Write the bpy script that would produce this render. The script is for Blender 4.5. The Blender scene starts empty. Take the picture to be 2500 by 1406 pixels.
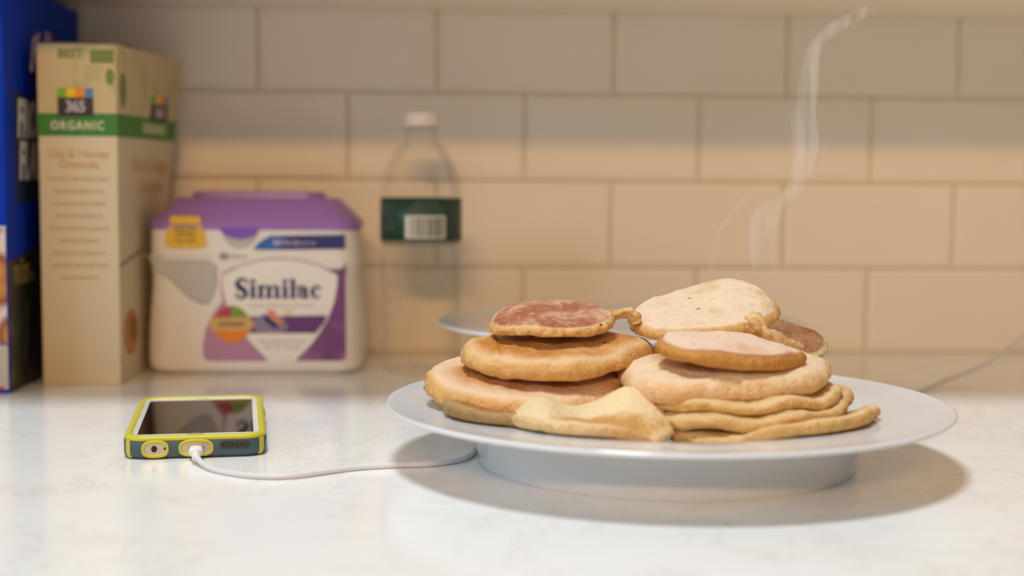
import bpy, bmesh, math, random
from mathutils import Vector, Matrix, noise
S = 0.01                      # the numbers below are centimetres
sc = bpy.context.scene
COL = sc.collection
PI = math.pi

# ------------------------------------------------------------------ camera
F_PX = 3448.0
PIT, YAW, ROL, HC, DC = 0.07983, 0.06188, 0.006847, 15.72, 123.8
cy_, sy_ = math.cos(YAW), math.sin(YAW)
FW = Vector((sy_*math.cos(PIT), cy_*math.cos(PIT), -math.sin(PIT)))
RT0 = Vector((cy_, -sy_, 0)); UP0 = RT0.cross(FW)
RT = RT0*math.cos(ROL) + UP0*math.sin(ROL)
UP = UP0*math.cos(ROL) - RT0*math.sin(ROL)
CAM = Vector((0, -DC, HC))
cam = bpy.data.cameras.new('camera'); camo = bpy.data.objects.new('camera', cam); COL.objects.link(camo)
M = Matrix((RT, UP, -FW)).transposed().to_4x4(); M.translation = CAM*S
camo.matrix_world = M
cam.sensor_width = 36; cam.lens = F_PX*36/2500
cam.clip_start = 0.01
cam.dof.use_dof = True; cam.dof.focus_distance = 0.795; cam.dof.aperture_fstop = 3.9
cam.dof.aperture_blades = 0
sc.camera = camo

def at(px, py, Y):
    d = RT*((px-1250)/F_PX) - UP*((py-703)/F_PX) + FW
    return CAM + d*((Y-CAM.y)/d.y)

# ------------------------------------------------------------------ world, lights, exposure
sc.view_settings.view_transform = 'Standard'; sc.view_settings.look = 'None'
sc.view_settings.exposure = 0.0; sc.view_settings.gamma = 1.0
sc.view_settings.use_curve_mapping = False
sc.cycles.volume_bounces = 4; sc.cycles.diffuse_bounces = 10; sc.cycles.max_bounces = 16; sc.cycles.transparent_max_bounces = 16
w = bpy.data.worlds.new('world'); sc.world = w; w.use_nodes = True
wb = w.node_tree.nodes['Background']; wb.inputs[0].default_value = (1.0, 0.86, 0.70, 1); wb.inputs[1].default_value = 0.285
_n = w.node_tree.nodes; _l = w.node_tree.links
_tc = _n.new('ShaderNodeTexCoord'); _sp = _n.new('ShaderNodeSeparateXYZ'); _rp = _n.new('ShaderNodeValToRGB')
_l.new(_tc.outputs['Generated'], _sp.inputs[0]); _l.new(_sp.outputs[2], _rp.inputs[0]); _l.new(_rp.outputs[0], wb.inputs[0])
_e = _rp.color_ramp.elements; _e[0].position = .28; _e[0].color = (1.0, .88, .74, 1); _e[1].position = .55; _e[1].color = (.26, .25, .24, 1)

def area(name, loc, target, size, power, color, size_y=None, shape='SQUARE'):
    l = bpy.data.lights.new(name, 'AREA'); l.energy = power; l.color = color; l.shape = shape; l.size = size*S
    if size_y: l.shape = 'RECTANGLE'; l.size_y = size_y*S
    o = bpy.data.objects.new(name, l); COL.objects.link(o)
    o.location = Vector(loc)*S
    o.rotation_euler = (Vector(target)-Vector(loc)).to_track_quat('-Z', 'Y').to_euler()
    return o
area('ceiling_fixture', (-24, -73, 200), (-5, -60, 0), 46, 32, (0.86, 0.945, 1.0), shape='DISK')
area('warm_room_lamp', (-30, -330, 136), (10, 0, 16), 90, 34, (1.0, 0.56, 0.24), size_y=13)
area('window_daylight', (-230, -200, 120), (0, -40, 0), 120, 22, (0.52, 0.79, 1.0))

# ------------------------------------------------------------------ materials
def mat(name, color, rough=0.5, metal=0.0, **kw):
    m = bpy.data.materials.new(name); m.use_nodes = True
    b = m.node_tree.nodes['Principled BSDF']
    b.inputs['Base Color'].default_value = (*color, 1); b.inputs['Roughness'].default_value = rough
    b.inputs['Metallic'].default_value = metal
    for k, v in kw.items(): b.inputs[k.replace('_', ' ')].default_value = v
    return m
def nn(m, t, **kw):
    n = m.node_tree.nodes.new(t)
    for k, v in kw.items(): setattr(n, k, v)
    return n
def lk(m, a, b): m.node_tree.links.new(a, b)
def ramp(m, fac, stops, interp='LINEAR'):
    r = nn(m, 'ShaderNodeValToRGB'); r.color_ramp.interpolation = interp
    e = r.color_ramp.elements
    e[0].position, e[0].color = stops[0][0], (*stops[0][1], 1)
    e[1].position, e[1].color = stops[-1][0], (*stops[-1][1], 1)
    for p, c in stops[1:-1]:
        x = e.new(p); x.color = (*c, 1)
    lk(m, fac, r.inputs[0]); return r.outputs[0]
def mixc(m, fac, a, b, blend='MIX'):
    x = nn(m, 'ShaderNodeMix', data_type='RGBA', blend_type=blend)
    for s, v in ((x.inputs[0], fac), (x.inputs[6], a), (x.inputs[7], b)):
        if hasattr(v, 'links'): lk(m, v, s)
        elif isinstance(v, (int, float)): s.default_value = v
        else: s.default_value = (*v, 1)
    return x.outputs[2]
def noi(m, co, scale, detail=4, rough=0.55):
    n = nn(m, 'ShaderNodeTexNoise'); n.inputs['Scale'].default_value = scale
    n.inputs['Detail'].default_value = detail; n.inputs['Roughness'].default_value = rough
    lk(m, co, n.inputs['Vector']); return n.outputs[0]
def mrange(m, v, a, b, c=0.0, d=1.0, smooth=True):
    n = nn(m, 'ShaderNodeMapRange'); n.interpolation_type = 'SMOOTHSTEP' if smooth else 'LINEAR'
    for i, x in enumerate((a, b, c, d)): n.inputs[i+1].default_value = x
    lk(m, v, n.inputs[0]); return n.outputs[0]
def bump(m, h, strength, dist):
    n = nn(m, 'ShaderNodeBump'); n.inputs['Strength'].default_value = strength; n.inputs['Distance'].default_value = dist
    lk(m, h, n.inputs['Height']); lk(m, n.outputs[0], m.node_tree.nodes['Principled BSDF'].inputs['Normal'])
def coord(m, kind='Object', scale=None):
    c = nn(m, 'ShaderNodeTexCoord').outputs[kind]
    if scale:
        mp = nn(m, 'ShaderNodeMapping'); mp.inputs['Scale'].default_value = scale; lk(m, c, mp.inputs[0]); c = mp.outputs[0]
    return c
def base(m): return m.node_tree.nodes['Principled BSDF'].inputs['Base Color']

# marble counter
m_marble = mat('marble', (.8, .8, .78), .16)
c = coord(m_marble)
warp = noi(m_marble, c, 3.0, 6)
mp = nn(m_marble, 'ShaderNodeVectorMath', operation='ADD'); lk(m_marble, c, mp.inputs[0]); lk(m_marble, warp, mp.inputs[1])
v1 = noi(m_marble, mp.outputs[0], 5.5, 8, .62)
veins = ramp(m_marble, v1, [(0.40, (.87, .87, .855)), (0.495, (.86, .855, .83)), (0.515, (.80, .77, .72)), (0.535, (.86, .855, .83)), (0.66, (.88, .88, .87))])
fine = noi(m_marble, c, 26, 5)
lk(m_marble, mixc(m_marble, mrange(m_marble, fine, .5, .75, 0, .35), veins, (.81, .80, .77)), base(m_marble))
# tiles
m_tile = mat('cream_tile_glaze', (.74, .69, .63), .32)
lk(m_tile, ramp(m_tile, noi(m_tile, coord(m_tile), 5, 2), [(.35, (.86, .775, .645)), (.65, (.90, .82, .70))]), base(m_tile))
m_grout = mat('tile_grout', (.68, .57, .43), .9)
m_cab = mat('cream_paint', (.90, .81, .66), .45)
m_ceramic = mat('white_ceramic', (.70, .735, .775), .12, Coat_Weight=.3, Coat_Roughness=.05)
m_white = mat('white_plastic', (.80, .78, .75), .38)
m_cable = mat('white_cable_rubber', (.70, .69, .70), .4)
m_purple = mat('purple_lid_plastic', (.33, .17, .52), .35)
m_purple_d = mat('violet_plastic', (.20, .08, .55), .35)

# ------------------------------------------------------------------ object helpers
def link(name, me, m=None, parent=None, loc=(0, 0, 0), smooth=False):
    o = bpy.data.objects.new(name, me); COL.objects.link(o)
    ms = m if isinstance(m, (list, tuple)) else [m]
    for x in ms:
        if x: me.materials.append(x)
    if smooth:
        for p in me.polygons: p.use_smooth = True
    if parent: o.parent = parent
    o.location = Vector(loc)*S
    return o
def fin(name, bm, m=None, parent=None, loc=(0, 0, 0), smooth=False):
    bmesh.ops.recalc_face_normals(bm, faces=bm.faces)
    for v in bm.verts: v.co *= S
    me = bpy.data.meshes.new(name); bm.to_mesh(me); bm.free()
    return link(name, me, m, parent, loc, smooth)
def bevel_mod(o, w, seg=3, ang=40):
    b = o.modifiers.new('bevel', 'BEVEL'); b.width = w*S; b.segments = seg; b.limit_method = 'ANGLE'; b.angle_limit = math.radians(ang)
    for p in o.data.polygons: p.use_smooth = True
    n = o.modifiers.new('wn', 'WEIGHTED_NORMAL'); n.keep_sharp = False
def tag(o, label, cat=None, group=None, kind=None):
    if label: o['label'] = label
    if cat: o['category'] = cat
    if group: o['group'] = group
    if kind: o['kind'] = kind
    return o
def thing(name, loc, label, cat, rotz=0, group=None):
    o = bpy.data.objects.new(name, None); COL.objects.link(o); o.empty_display_size = .02
    o.location = Vector(loc)*S; o.rotation_euler = (0, 0, rotz)
    return tag(o, label, cat, group)
def add_box(bm, x0, x1, y0, y1, z0, z1):
    vs = [bm.verts.new((x, y, z)) for z in (z0, z1) for x, y in ((x0, y0), (x1, y0), (x1, y1), (x0, y1))]
    for f in ((0, 3, 2, 1), (4, 5, 6, 7), (0, 1, 5, 4), (1, 2, 6, 5), (2, 3, 7, 6), (3, 0, 4, 7)): bm.faces.new([vs[i] for i in f])
def add_lathe(bm, prof, n=96, cx=0, cy=0, closed_top=False):
    rings = []
    for r, z in prof:
        if r < 1e-6: rings.append([bm.verts.new((cx, cy, z))])
        else: rings.append([bm.verts.new((cx+r*math.cos(2*PI*i/n), cy+r*math.sin(2*PI*i/n), z)) for i in range(n)])
    for a, b in zip(rings, rings[1:]):
        for i in range(n):
            j = (i+1) % n
            if len(a) == 1 and len(b) == 1: continue
            if len(a) == 1: bm.faces.new((a[0], b[i], b[j]))
            elif len(b) == 1: bm.faces.new((a[i], a[j], b[0]))
            else: bm.faces.new((a[i], a[j], b[j], b[i]))
def catmull(pts, n=12):
    P = [Vector(p) for p in pts]; P = [P[0]*2-P[1]] + P + [P[-1]*2-P[-2]]
    out = []
    for i in range(1, len(P)-2):
        for k in range(n):
            t = k/n; a, b, c_, d = P[i-1:i+3]
            out.append(.5*((2*b)+(c_-a)*t+(2*a-5*b+4*c_-d)*t*t+(3*b-a-3*c_+d)*t**3))
    out.append(P[-2]); return out
def add_tube(bm, path, rad, n=12, flat=None, wob=0, seed=0):
    # rad: number or list per path point; flat: squash factor along depth
    rings = []; L = len(path)
    for i, p in enumerate(path):
        t = (path[min(i+1, L-1)] - path[max(i-1, 0)]).normalized()
        ref = Vector((0, 1, 0)) if abs(t.y) < .9 else Vector((0, 0, 1))
        a = t.cross(ref).normalized(); b = a.cross(t).normalized()
        r = rad[i] if isinstance(rad, (list, tuple)) else rad
        ring = []
        for k in range(n):
            an = 2*PI*k/n; q = a*math.cos(an) + b*math.sin(an)*(flat or 1)
            rr = r
            if wob: rr *= 1 + wob*noise.noise(p*1.7 + q*1.2 + Vector((seed, 0, 0)))
            ring.append(bm.verts.new(p + q*rr))
        rings.append(ring)
    for a, b in zip(rings, rings[1:]):
        for k in range(n): bm.faces.new((a[k], a[(k+1) % n], b[(k+1) % n], b[k]))
    bm.faces.new(rings[0][::-1]); bm.faces.new(rings[-1])
def prism(bm, pts, fr, thick=.03, mi=0):
    # pts 2D (u, v) -> prism standing thick off the surface; fr(u, v, h) -> xyz
    lo = [bm.verts.new(fr(u, v, 0)) for u, v in pts]; hi = [bm.verts.new(fr(u, v, thick)) for u, v in pts]
    n = len(pts)
    fs = [bm.faces.new(hi), bm.faces.new(lo[::-1])] + [bm.faces.new((lo[i], lo[(i+1) % n], hi[(i+1) % n], hi[i])) for i in range(n)]
    for f in fs: f.material_index = mi
def rect(u0, v0, u1, v1): return [(u0, v0), (u1, v0), (u1, v1), (u0, v1)]
def ell(cu, cv, ru, rv, n=40, a0=0, a1=2*PI):
    full = abs(a1-a0-2*PI) < 1e-6
    k = n if full else n+1
    return [(cu+ru*math.cos(a0+(a1-a0)*i/n), cv+rv*math.sin(a0+(a1-a0)*i/n)) for i in range(k)]
def text_bm(bm, s, fr, u, v, height, align='CENTER', bold=0.0, shear=0.0, space=1.0, thick=.03, mi=0, sx=1.0):
    cu = bpy.data.curves.new('txt', 'FONT'); cu.body = s; cu.align_x = align; cu.size = 1.0; cu.offset = bold
    cu.shear = shear; cu.space_character = space; cu.resolution_u = 3; cu.extrude = .5; cu.fill_mode = 'BOTH'
    o = bpy.data.objects.new('txt', cu); COL.objects.link(o)
    dg = bpy.context.evaluated_depsgraph_get(); me = bpy.data.meshes.new_from_object(o.evaluated_get(dg))
    vs = [bm.verts.new(fr(u + p.co.x*height*sx/.72, v + p.co.y*height/.72, thick*(p.co.z+.5))) for p in me.vertices]
    for p in me.polygons:
        try: f = bm.faces.new([vs[i] for i in p.vertices]); f.material_index = mi
        except ValueError: pass
    bpy.data.objects.remove(o); bpy.data.curves.remove(cu); bpy.data.meshes.remove(me)

# ------------------------------------------------------------------ room
bm = bmesh.new(); add_box(bm, -90, 130, -150, 0.5, -3.5, 0)
o = fin('counter', bm, m_marble); bevel_mod(o, .3); tag(o, 'white marble kitchen counter with faint tan veins', 'counter', kind='structure'); o.name = 'counter'
# wall of bevelled running bond tiles over grout
bm = bmesh.new()
add_box(bm, -90, 130, .22, 3, -3, 60)
PX, PZ, X0 = 15.44, 7.6, 16.4
g = .13
for row in range(0, 5):
    z0 = row*PZ + g; z1 = (row+1)*PZ - g
    off = .5 if row % 2 == 0 else 0
    for k in range(-8, 8):
        a = X0 + (k+off)*PX + g; b = a + PX - 2*g
        if b < -88 or a > 128: continue
        e = .32; d = .16
        vs = [bm.verts.new(q) for q in ((a, .22, z0), (b, .22, z0), (b, .22, z1), (a, .22, z1))]
        v1_ = [bm.verts.new(q) for q in ((a, d, z0), (b, d, z0), (b, d, z1), (a, d, z1))]
        v2_ = [bm.verts.new(q) for q in ((a+e, 0, z0+e), (b-e, 0, z0+e), (b-e, 0, z1-e), (a+e, 0, z1-e))]
        for A, B in ((vs, v1_), (v1_, v2_)):
            for i in range(4):
                f = bm.faces.new((A[i], A[(i+1) % 4], B[(i+1) % 4], B[i])); f.material_index = 1
        f = bm.faces.new(v2_); f.material_index = 1
o = fin('wall_back', bm, [m_grout, m_tile]); tag(o, 'cream subway tile backsplash wall', kind='structure')
# wall cabinet above, its underside in view
cabz = 29.75
t = thing('wall_cabinet', (20, -17, cabz), 'cream painted wall cabinet underside along the top of the tiled wall', 'cabinet')
bm = bmesh.new(); add_box(bm, -105, 105, -14.5, 16.9, .0, 42); o = fin('body', bm, m_cab, t); bevel_mod(o, .15)
for i in range(5):
    bm = bmesh.new(); add_box(bm, -104+i*42, -104+i*42+40.5, -16.3, -14.55, .3, 41.5); o = fin('door', bm, m_cab, t); bevel_mod(o, .3)

# ------------------------------------------------------------------ plates
PCX, PCY = 13.35, -46.8
def plate_mesh(name, R, zr, rf, zw, parent=None, loc=(0, 0, 0)):
    k = R/15.55
    prof = [(0, .35), (rf-.9, .35), (rf-.55, .02), (rf-.15, 0), (rf+.02, .12), (rf+.25, zr*.35), (rf+.75, zr*.60), (rf+1.9*k, zr*.76), (R-1.5*k, zr-.42), (R-.35, zr-.30),
            (R-.06, zr-.2), (R, zr-.09), (R-.07, zr-.01), (R-.25, zr+.01), (R-1.4*k, zr-.10), (R-3.4*k, zr-.20), (R-4.6*k, zr-.36), (R-5.5*k, zr-.9), (R-6.3*k, zw+.55), (R-7.3*k, zw+.1), (R-8.6*k, zw), (0, zw)]
    # smooth the profile
    P = catmull([(r, 0, z) for r, z in prof], 4)
    bm = bmesh.new(); add_lathe(bm, [(max(p.x, 0), p.z) for p in P], 160)
    return fin(name, bm, m_ceramic, parent, loc, smooth=True)
pl = plate_mesh('dinner_plate', 15.5, 3.35, 10.35, .9, loc=(PCX, PCY, 0))
tag(pl, 'large white ceramic plate in the foreground piled with pancakes', 'plate')
bl = plate_mesh('dinner_plate', 13.5, 5.1, 7.0, 1.1, loc=(14.4, -21.0, 0))
tag(bl, 'blurred white shallow bowl by the wall, mostly hidden behind the pancakes', 'bowl'); bl.name = 'shallow_bowl'

# ------------------------------------------------------------------ pancakes
def cake_mat(name, center, patch, ring, side, plo=.42, phi=.62, scale=45, ring0=.80, ring1=.96, spots=.0, bmp=.35, fine=.25, spotc=(.25, .07, .03), nz=1.0):
    m = mat(name, center, .46, Subsurface_Weight=.12, Subsurface_Scale=.006)
    m.node_tree.nodes['Principled BSDF'].inputs['Subsurface Radius'].default_value = (1, .5, .2)
    m.node_tree.nodes['Principled BSDF'].inputs['Specular IOR Level'].default_value = .35
    c = coord(m)
    at1 = nn(m, 'ShaderNodeAttribute', attribute_name='rim').outputs['Fac']
    at2 = nn(m, 'ShaderNodeAttribute', attribute_name='side').outputs['Fac']
    n1 = noi(m, c, scale, 5); n2 = noi(m, c, scale*5, 6, .7); n3 = noi(m, c, scale*.5, 3)
    col = mixc(m, mrange(m, n1, plo, phi), center, patch)
    n5 = noi(m, c, 260, 6, .75)
    col = mixc(m, mrange(m, n5, .50, .68, 0, fine*.8), col, tuple(x*.62 for x in center))
    col = mixc(m, mrange(m, n2, .45, .75, 0, fine), col, tuple(x*.55 for x in center))
    col = mixc(m, mrange(m, n2, .28, .48, fine, 0), col, tuple(min(1, x*1.25) for x in ring))
    # browned face fades to a pale ring, edge wandering with noise
    ad = nn(m, 'ShaderNodeMath', operation='MULTIPLY_ADD'); lk(m, n3, ad.inputs[0]); ad.inputs[1].default_value = .22*nz; lk(m, at1, ad.inputs[2])
    col = mixc(m, mrange(m, ad.outputs[0], ring0+.11*nz, ring1+.11*nz), col, ring)
    sd = mixc(m, mrange(m, n2, .40, .65, 0, .5), side, tuple(x*y for x, y in zip(side, (.92, .70, .45))))
    n6 = noi(m, coord(m, scale=(1, 1, 2.4)), 120, 4, .6)
    sd = mixc(m, mrange(m, n6, .50, .66, 0, .55), sd, tuple(min(1, x*y) for x, y in zip(side, (1.14, 1.22, 1.5))))
    sd = mixc(m, mrange(m, n1, .50, .68, 0, .45), sd, tuple(x*y for x, y in zip(side, (.86, .62, .38))))
    col = mixc(m, at2, col, sd)
    if spots:
        vo = nn(m, 'ShaderNodeTexVoronoi'); vo.inputs['Scale'].default_value = spots; lk(m, c, vo.inputs['Vector'])
        col = mixc(m, mrange(m, vo.outputs['Distance'], .07, .11, .85, 0), col, spotc)
    lk(m, col, base(m))
    h = nn(m, 'ShaderNodeMath', operation='ADD'); lk(m, n2, h.inputs[0])
    n4 = noi(m, c, 620, 4, .7); lk(m, n4, h.inputs[1])
    vp = nn(m, 'ShaderNodeTexVoronoi'); vp.inputs['Scale'].default_value = 330; lk(m, c, vp.inputs['Vector'])
    pit = mrange(m, vp.outputs['Distance'], .10, .45)
    h2 = nn(m, 'ShaderNodeMath', operation='MULTIPLY_ADD'); lk(m, pit, h2.inputs[0]); h2.inputs[1].default_value = .55; lk(m, h.outputs[0], h2.inputs[2])
    bump(m, h2.outputs[0], min(1, bmp*1.6), .0014)
    return m
PALE = (.78, .54, .29); SIDE = (.70, .41, .14)
mk_gold = cake_mat('pancake_golden', (.56, .21, .03), (.68, .34, .10), PALE, SIDE, .46, .62, 26, .74, .97, fine=.3)
mk_gold2 = cake_mat('pancake_golden_pink', (.58, .23, .045), (.80, .50, .31), (.82, .57, .36), SIDE, .48, .60, 22, .58, .90, fine=.3)
mk_red = cake_mat('pancake_reddish', (.40, .125, .055), (.66, .36, .24), (.80, .60, .34), SIDE, .44, .66, 50, .90, .99, fine=.45)
mk_cream = cake_mat('pancake_cream', (.81, .63, .44), (.70, .45, .24), (.66, .39, .18), (.68, .41, .15), .56, .74, 40, .92, .99, fine=.30, bmp=.28)
mk_pink = cake_mat('pancake_blush', (.84, .62, .46), (.76, .46, .28), (.34, .085, .04), (.56, .27, .05), .5, .7, 25, .86, .97, fine=.15)
mk_brown = cake_mat('pancake_brown', (.38, .15, .065), (.52, .24, .10), (.62, .36, .16), (.84, .68, .36), .40, .62, 60, .90, .99, fine=.5, bmp=.6)
mk_soft = cake_mat('pancake_soft_yellow', (.68, .42, .15), (.56, .26, .05), (.74, .52, .26), (.66, .41, .14), .46, .62, 20, .80, .98, fine=.12)
mk_fold = cake_mat('pancake_folded', (.84, .66, .38), (.60, .30, .07), (.84, .68, .42), (.78, .56, .28), .46, .58, 17, .86, .99, fine=.12)
mk_layer = cake_mat('pancake_layer', (.70, .44, .16), (.52, .24, .04), (.78, .57, .30), (.72, .47, .18), .42, .58, 30, .80, .98, fine=.2)
mk_shaded = cake_mat('pancake_shaded', (.34, .14, .03), (.42, .22, .07), (.46, .30, .13), (.38, .24, .09), .46, .62, 26, .74, .97, fine=.3)  # golden pancake colours darkened to paint in the shade under the stack
mk_peach = cake_mat('pancake_peach', (.62, .28, .07), (.74, .40, .18), (.82, .63, .41), (.80, .54, .28), .48, .68, 20, .50, .74, fine=.12)
m_batter = cake_mat('batter_crumb', (.76, .52, .24), (.62, .32, .09), PALE, SIDE, .45, .6, 60, .2, .6)

def plate_h(r):               # height of the plate's upper surface (cm) at radius r from its centre
    T = [(0, .9), (6.9, .9), (8.2, 1.05), (9.2, 1.6), (10.0, 2.5), (10.9, 2.98), (12.1, 3.14), (14.1, 3.24), (15.5, 3.34), (30, 3.34)]
    for (a, za), (b, zb) in zip(T, T[1:]):
        if a <= r <= b: return za + (zb-za)*(r-a)/(b-a)
def pancake(name, c, rx, ry, t, m, label, slope=(0, 0), seed=0, rot=0, irr=.05, droop=0, fz=None, out=None, edge_n=.085, top_n=.06, conform=False):
    """soft disc: c = centre (cm) of its mid surface, slope = (dz/dx, dz/dy), fz adds bending, out(a) scales the outline"""
    N, K = 220, 34
    ue = 1 - .50*t/min(rx, ry)
    bm = bmesh.new(); lr = bm.verts.layers.float.new('rim'); ls = bm.verts.layers.float.new('side')
    sv = Vector((seed*7.3, seed*3.1, 0)); cr, sr = math.cos(rot), math.sin(rot)
    def pt(u, a, h, k):        # h: height fraction -1..1, k: 0 inside .. 1 at the rim
        ca, sa = math.cos(a), math.sin(a)
        w_ = 1 + irr*noise.noise(Vector((ca*1.1, sa*1.1, seed*5.0)))*1.6 + irr*.4*noise.noise(Vector((ca*3.2, sa*3.2, seed*9.0)))
        if out: w_ *= out(a)
        w_ += edge_n/rx*k*(1.6*noise.noise(Vector((ca*7, sa*7, seed*4.0+h*.5))) + 1.3*noise.noise(Vector((ca*17, sa*17, seed*4.0+h*1.1))) + .6*noise.noise(Vector((ca*36, sa*36, seed*4.0+h*2))))
        x = rx*w_*u*ca; y = ry*w_*u*sa
        x, y = x*cr-y*sr, x*sr+y*cr
        z = slope[0]*x + slope[1]*y - droop*u**3
        if fz: z += fz(x, y)
        z += .14*noise.noise(Vector((x*.35, y*.35, 0))+sv) + .05*noise.noise(Vector((x*1.1, y*1.1, 4))+sv)
        th = .5*t*(1 + .28*noise.noise(Vector((x*.55, y*.55, 7))+sv))*(1-.12*u*u)
        if conform:
            r = math.hypot(c[0]+x-PCX, c[1]+y-PCY)
            z = max(z, plate_h(r) + th + .09 - c[2])
        z += h*th + top_n*.6*noise.noise(Vector((x*2.1, y*2.1, h*1.5))+sv)*(1-k)
        return (x, y, z)
    seq = [(ue*(1-(1-i/K)**1.4), 1.0, 0.0) for i in range(1, K+1)]
    for j in range(1, 10):
        ph_ = PI*j/10; seq.append((ue+(1-ue)*math.sin(ph_), math.copysign(abs(math.cos(ph_))**.85, math.cos(ph_)), math.sin(ph_)))
    seq += [(u, -1.0, 0.0) for u, _, _ in seq[K-1::-1]]
    rings = []
    for u, h, k in seq:
        ring = []
        for i in range(N):
            v = bm.verts.new(pt(u, 2*PI*i/N, h, k)); v[lr] = u
            sdv = 0 if k == 0 else (min(1, max(0, (k-.35)/.4)) if h > 0 else 1)
            v[ls] = sdv
            ring.append(v)
        rings.append(ring)
    for A, B in zip(rings, rings[1:]):
        for i in range(N): bm.faces.new((A[i], A[(i+1) % N], B[(i+1) % N], B[i]))
    for ring, sg in ((rings[0], 1), (rings[-1], -1)):
        cv = bm.verts.new(pt(0, 0, sg, 0)); cv[lr] = 0; cv[ls] = 0
        for i in range(N): bm.faces.new((cv, ring[i], ring[(i+1) % N]))
    o = fin(name, bm, m, None, c, smooth=True)
    tag(o, label, 'pancake', 'pancakes piled on the foreground plate')
    return o
def bumpf(cx, cy, r, h):      # a local lift, for bending over what lies below
    return lambda x, y: h*math.exp(-((x-cx)**2+(y-cy)**2)/(r*r))
def plus(*fs): return lambda x, y: sum(f(x, y) for f in fs)

def ctr(px, Y, z):            # x of a pixel column at depth Y and height z
    p_ = at(px, 800, Y); return (p_.x, Y, z)
# left stack
def ang(a): return a if a < PI else a-2*PI
pancake('pancake', ctr(1262, -50.6, 2.3), 3.9, 3.7, .72, mk_shaded, 'bottom pancake of the left stack, coloured dark for shade, only its front edge showing on the plate', slope=(.03, .0), seed=1, droop=.1, conform=True)
P3 = pancake('pancake', ctr(1286, -47.2, 4.55), 5.55, 5.1, 1.3, mk_gold2, 'wide golden pancake with a ragged left edge, third from the top of the left stack', slope=(-.02, .13), seed=2, irr=.05, droop=.35,
        fz=bumpf(5.2, .5, 2.6, .45), edge_n=.14)
P2 = pancake('pancake', ctr(1345, -47.0, 6.3), 4.75, 4.4, 1.15, mk_gold, 'golden pancake with pale rim just under the small reddish pancake on the left', slope=(.035, .13), seed=3, irr=.06, droop=.35,
        out=lambda a: 1 + .22*math.exp(-(ang(a)-.08)**2/.09) + .06*math.exp(-(a-3.05)**2/.03) - .05*math.exp(-(a-2.6)**2/.06), fz=lambda x, y: -.012*max(0, x-2.5)**2 + (.12 if x < -3 else 0))
P1 = pancake('pancake', ctr(1347, -46.3, 7.98), 3.3, 3.2, .64, mk_red, 'small reddish brown pancake on top of the left stack', slope=(.01, .17), seed=4, irr=.07, droop=.14,
        fz=lambda x, y: .10*math.sin(y*1.1+1.0)-.16*max(0, -x-1.2)**1.5, out=lambda a: 1 + .06*math.cos(2*a+.7))
# front middle
def fB(x, y): return .85*math.exp(-((x+2.5)**2)/1.8) + 1.25*math.exp(-((x-2.3)**2+(y-1.2)**2)/3.4) - .05*abs(y)
PB = pancake('pancake', ctr(1445, -53.8, 3.2), 4.1, 3.2, .8, mk_fold, 'pale folded pancake slumped on the plate between the two stacks', slope=(.0, .12), seed=5, irr=.07, droop=.2, fz=fB, conform=True)
# right stack, bottom up
def wav(x, y): return .13*math.sin(x*1.5+y*.3)
P6 = pancake('pancake', ctr(1860, -52.0, 2.9), 5.9, 5.0, .8, mk_layer, 'lowest pancake on the right, its tapering tip pointing right over the rim', slope=(.0, .02), seed=6, irr=.04, droop=.1,
        out=lambda a: 1 + .08*math.exp(-(ang(a)+.0)**2/.03), conform=True)
P5b = pancake('pancake', ctr(1808, -51.2, 3.80), 5.6, 5.0, .72, mk_soft, 'wavy soft yellow pancake with an upturned right tip in the right stack', slope=(.02, .03), seed=7, irr=.05, droop=.12,
        fz=plus(bumpf(5.8, .5, 1.2, .55), wav), out=lambda a: 1 + .10*math.exp(-(ang(a)-.02)**2/.02), conform=True)
P5a = pancake('pancake', ctr(1790, -50.6, 4.55), 5.4, 4.8, .62, mk_layer, 'crumpled pale yellow pancake squeezed directly under the thick pancake on the right', slope=(.02, .03), seed=8, irr=.06, droop=.2, fz=wav)
P4 = pancake('pancake', ctr(1762, -49.6, 5.6), 5.85, 5.2, 1.35, mk_peach, 'thick pale pancake spanning the right stack below the small blushed pancake', slope=(.035, .075), seed=9, irr=.03, droop=.3,
        out=lambda a: 1 + .085*math.cos(4*a-PI)*(1 if math.cos(a) < 0 else .4), fz=lambda x, y: .03*x if x < 0 else .01*x)
PR3 = pancake('pancake', ctr(1790, -51.6, 6.8), 4.0, 2.8, .95, mk_pink, 'small blushed oval pancake with dark edge at the front of the right stack', slope=(-.05, .12), seed=10, irr=.03, droop=.1,
        fz=lambda x, y: -.03*max(0, x)**1.5, out=lambda a: 1-.20*math.exp(-(ang(a)-.60)**2/.2)-.12*math.exp(-(ang(a)+.6)**2/.15))
PR2 = pancake('pancake', ctr(1882, -43.6, 6.35), 3.35, 3.2, .75, mk_brown, 'evenly browned pancake tilted behind the right stack', slope=(-.06, .24), seed=11, irr=.05, droop=.1)
def f1(x, y): return -.03*max(0, -x-1.0)**2 + .55*math.exp(-((x-1.9)**2+(y-2.4)**2)/5) - .09*max(0, x-2.6)**2
PR1 = pancake('pancake', ctr(1722, -45.2, 8.08), 4.15, 3.7, .85, mk_cream, 'large cream coloured pancake tilted on top of the right stack', slope=(.08, .22), seed=12, irr=.035, droop=.1, fz=f1,
        out=lambda a: 1 + .05*math.cos(2*a-.9))
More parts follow.
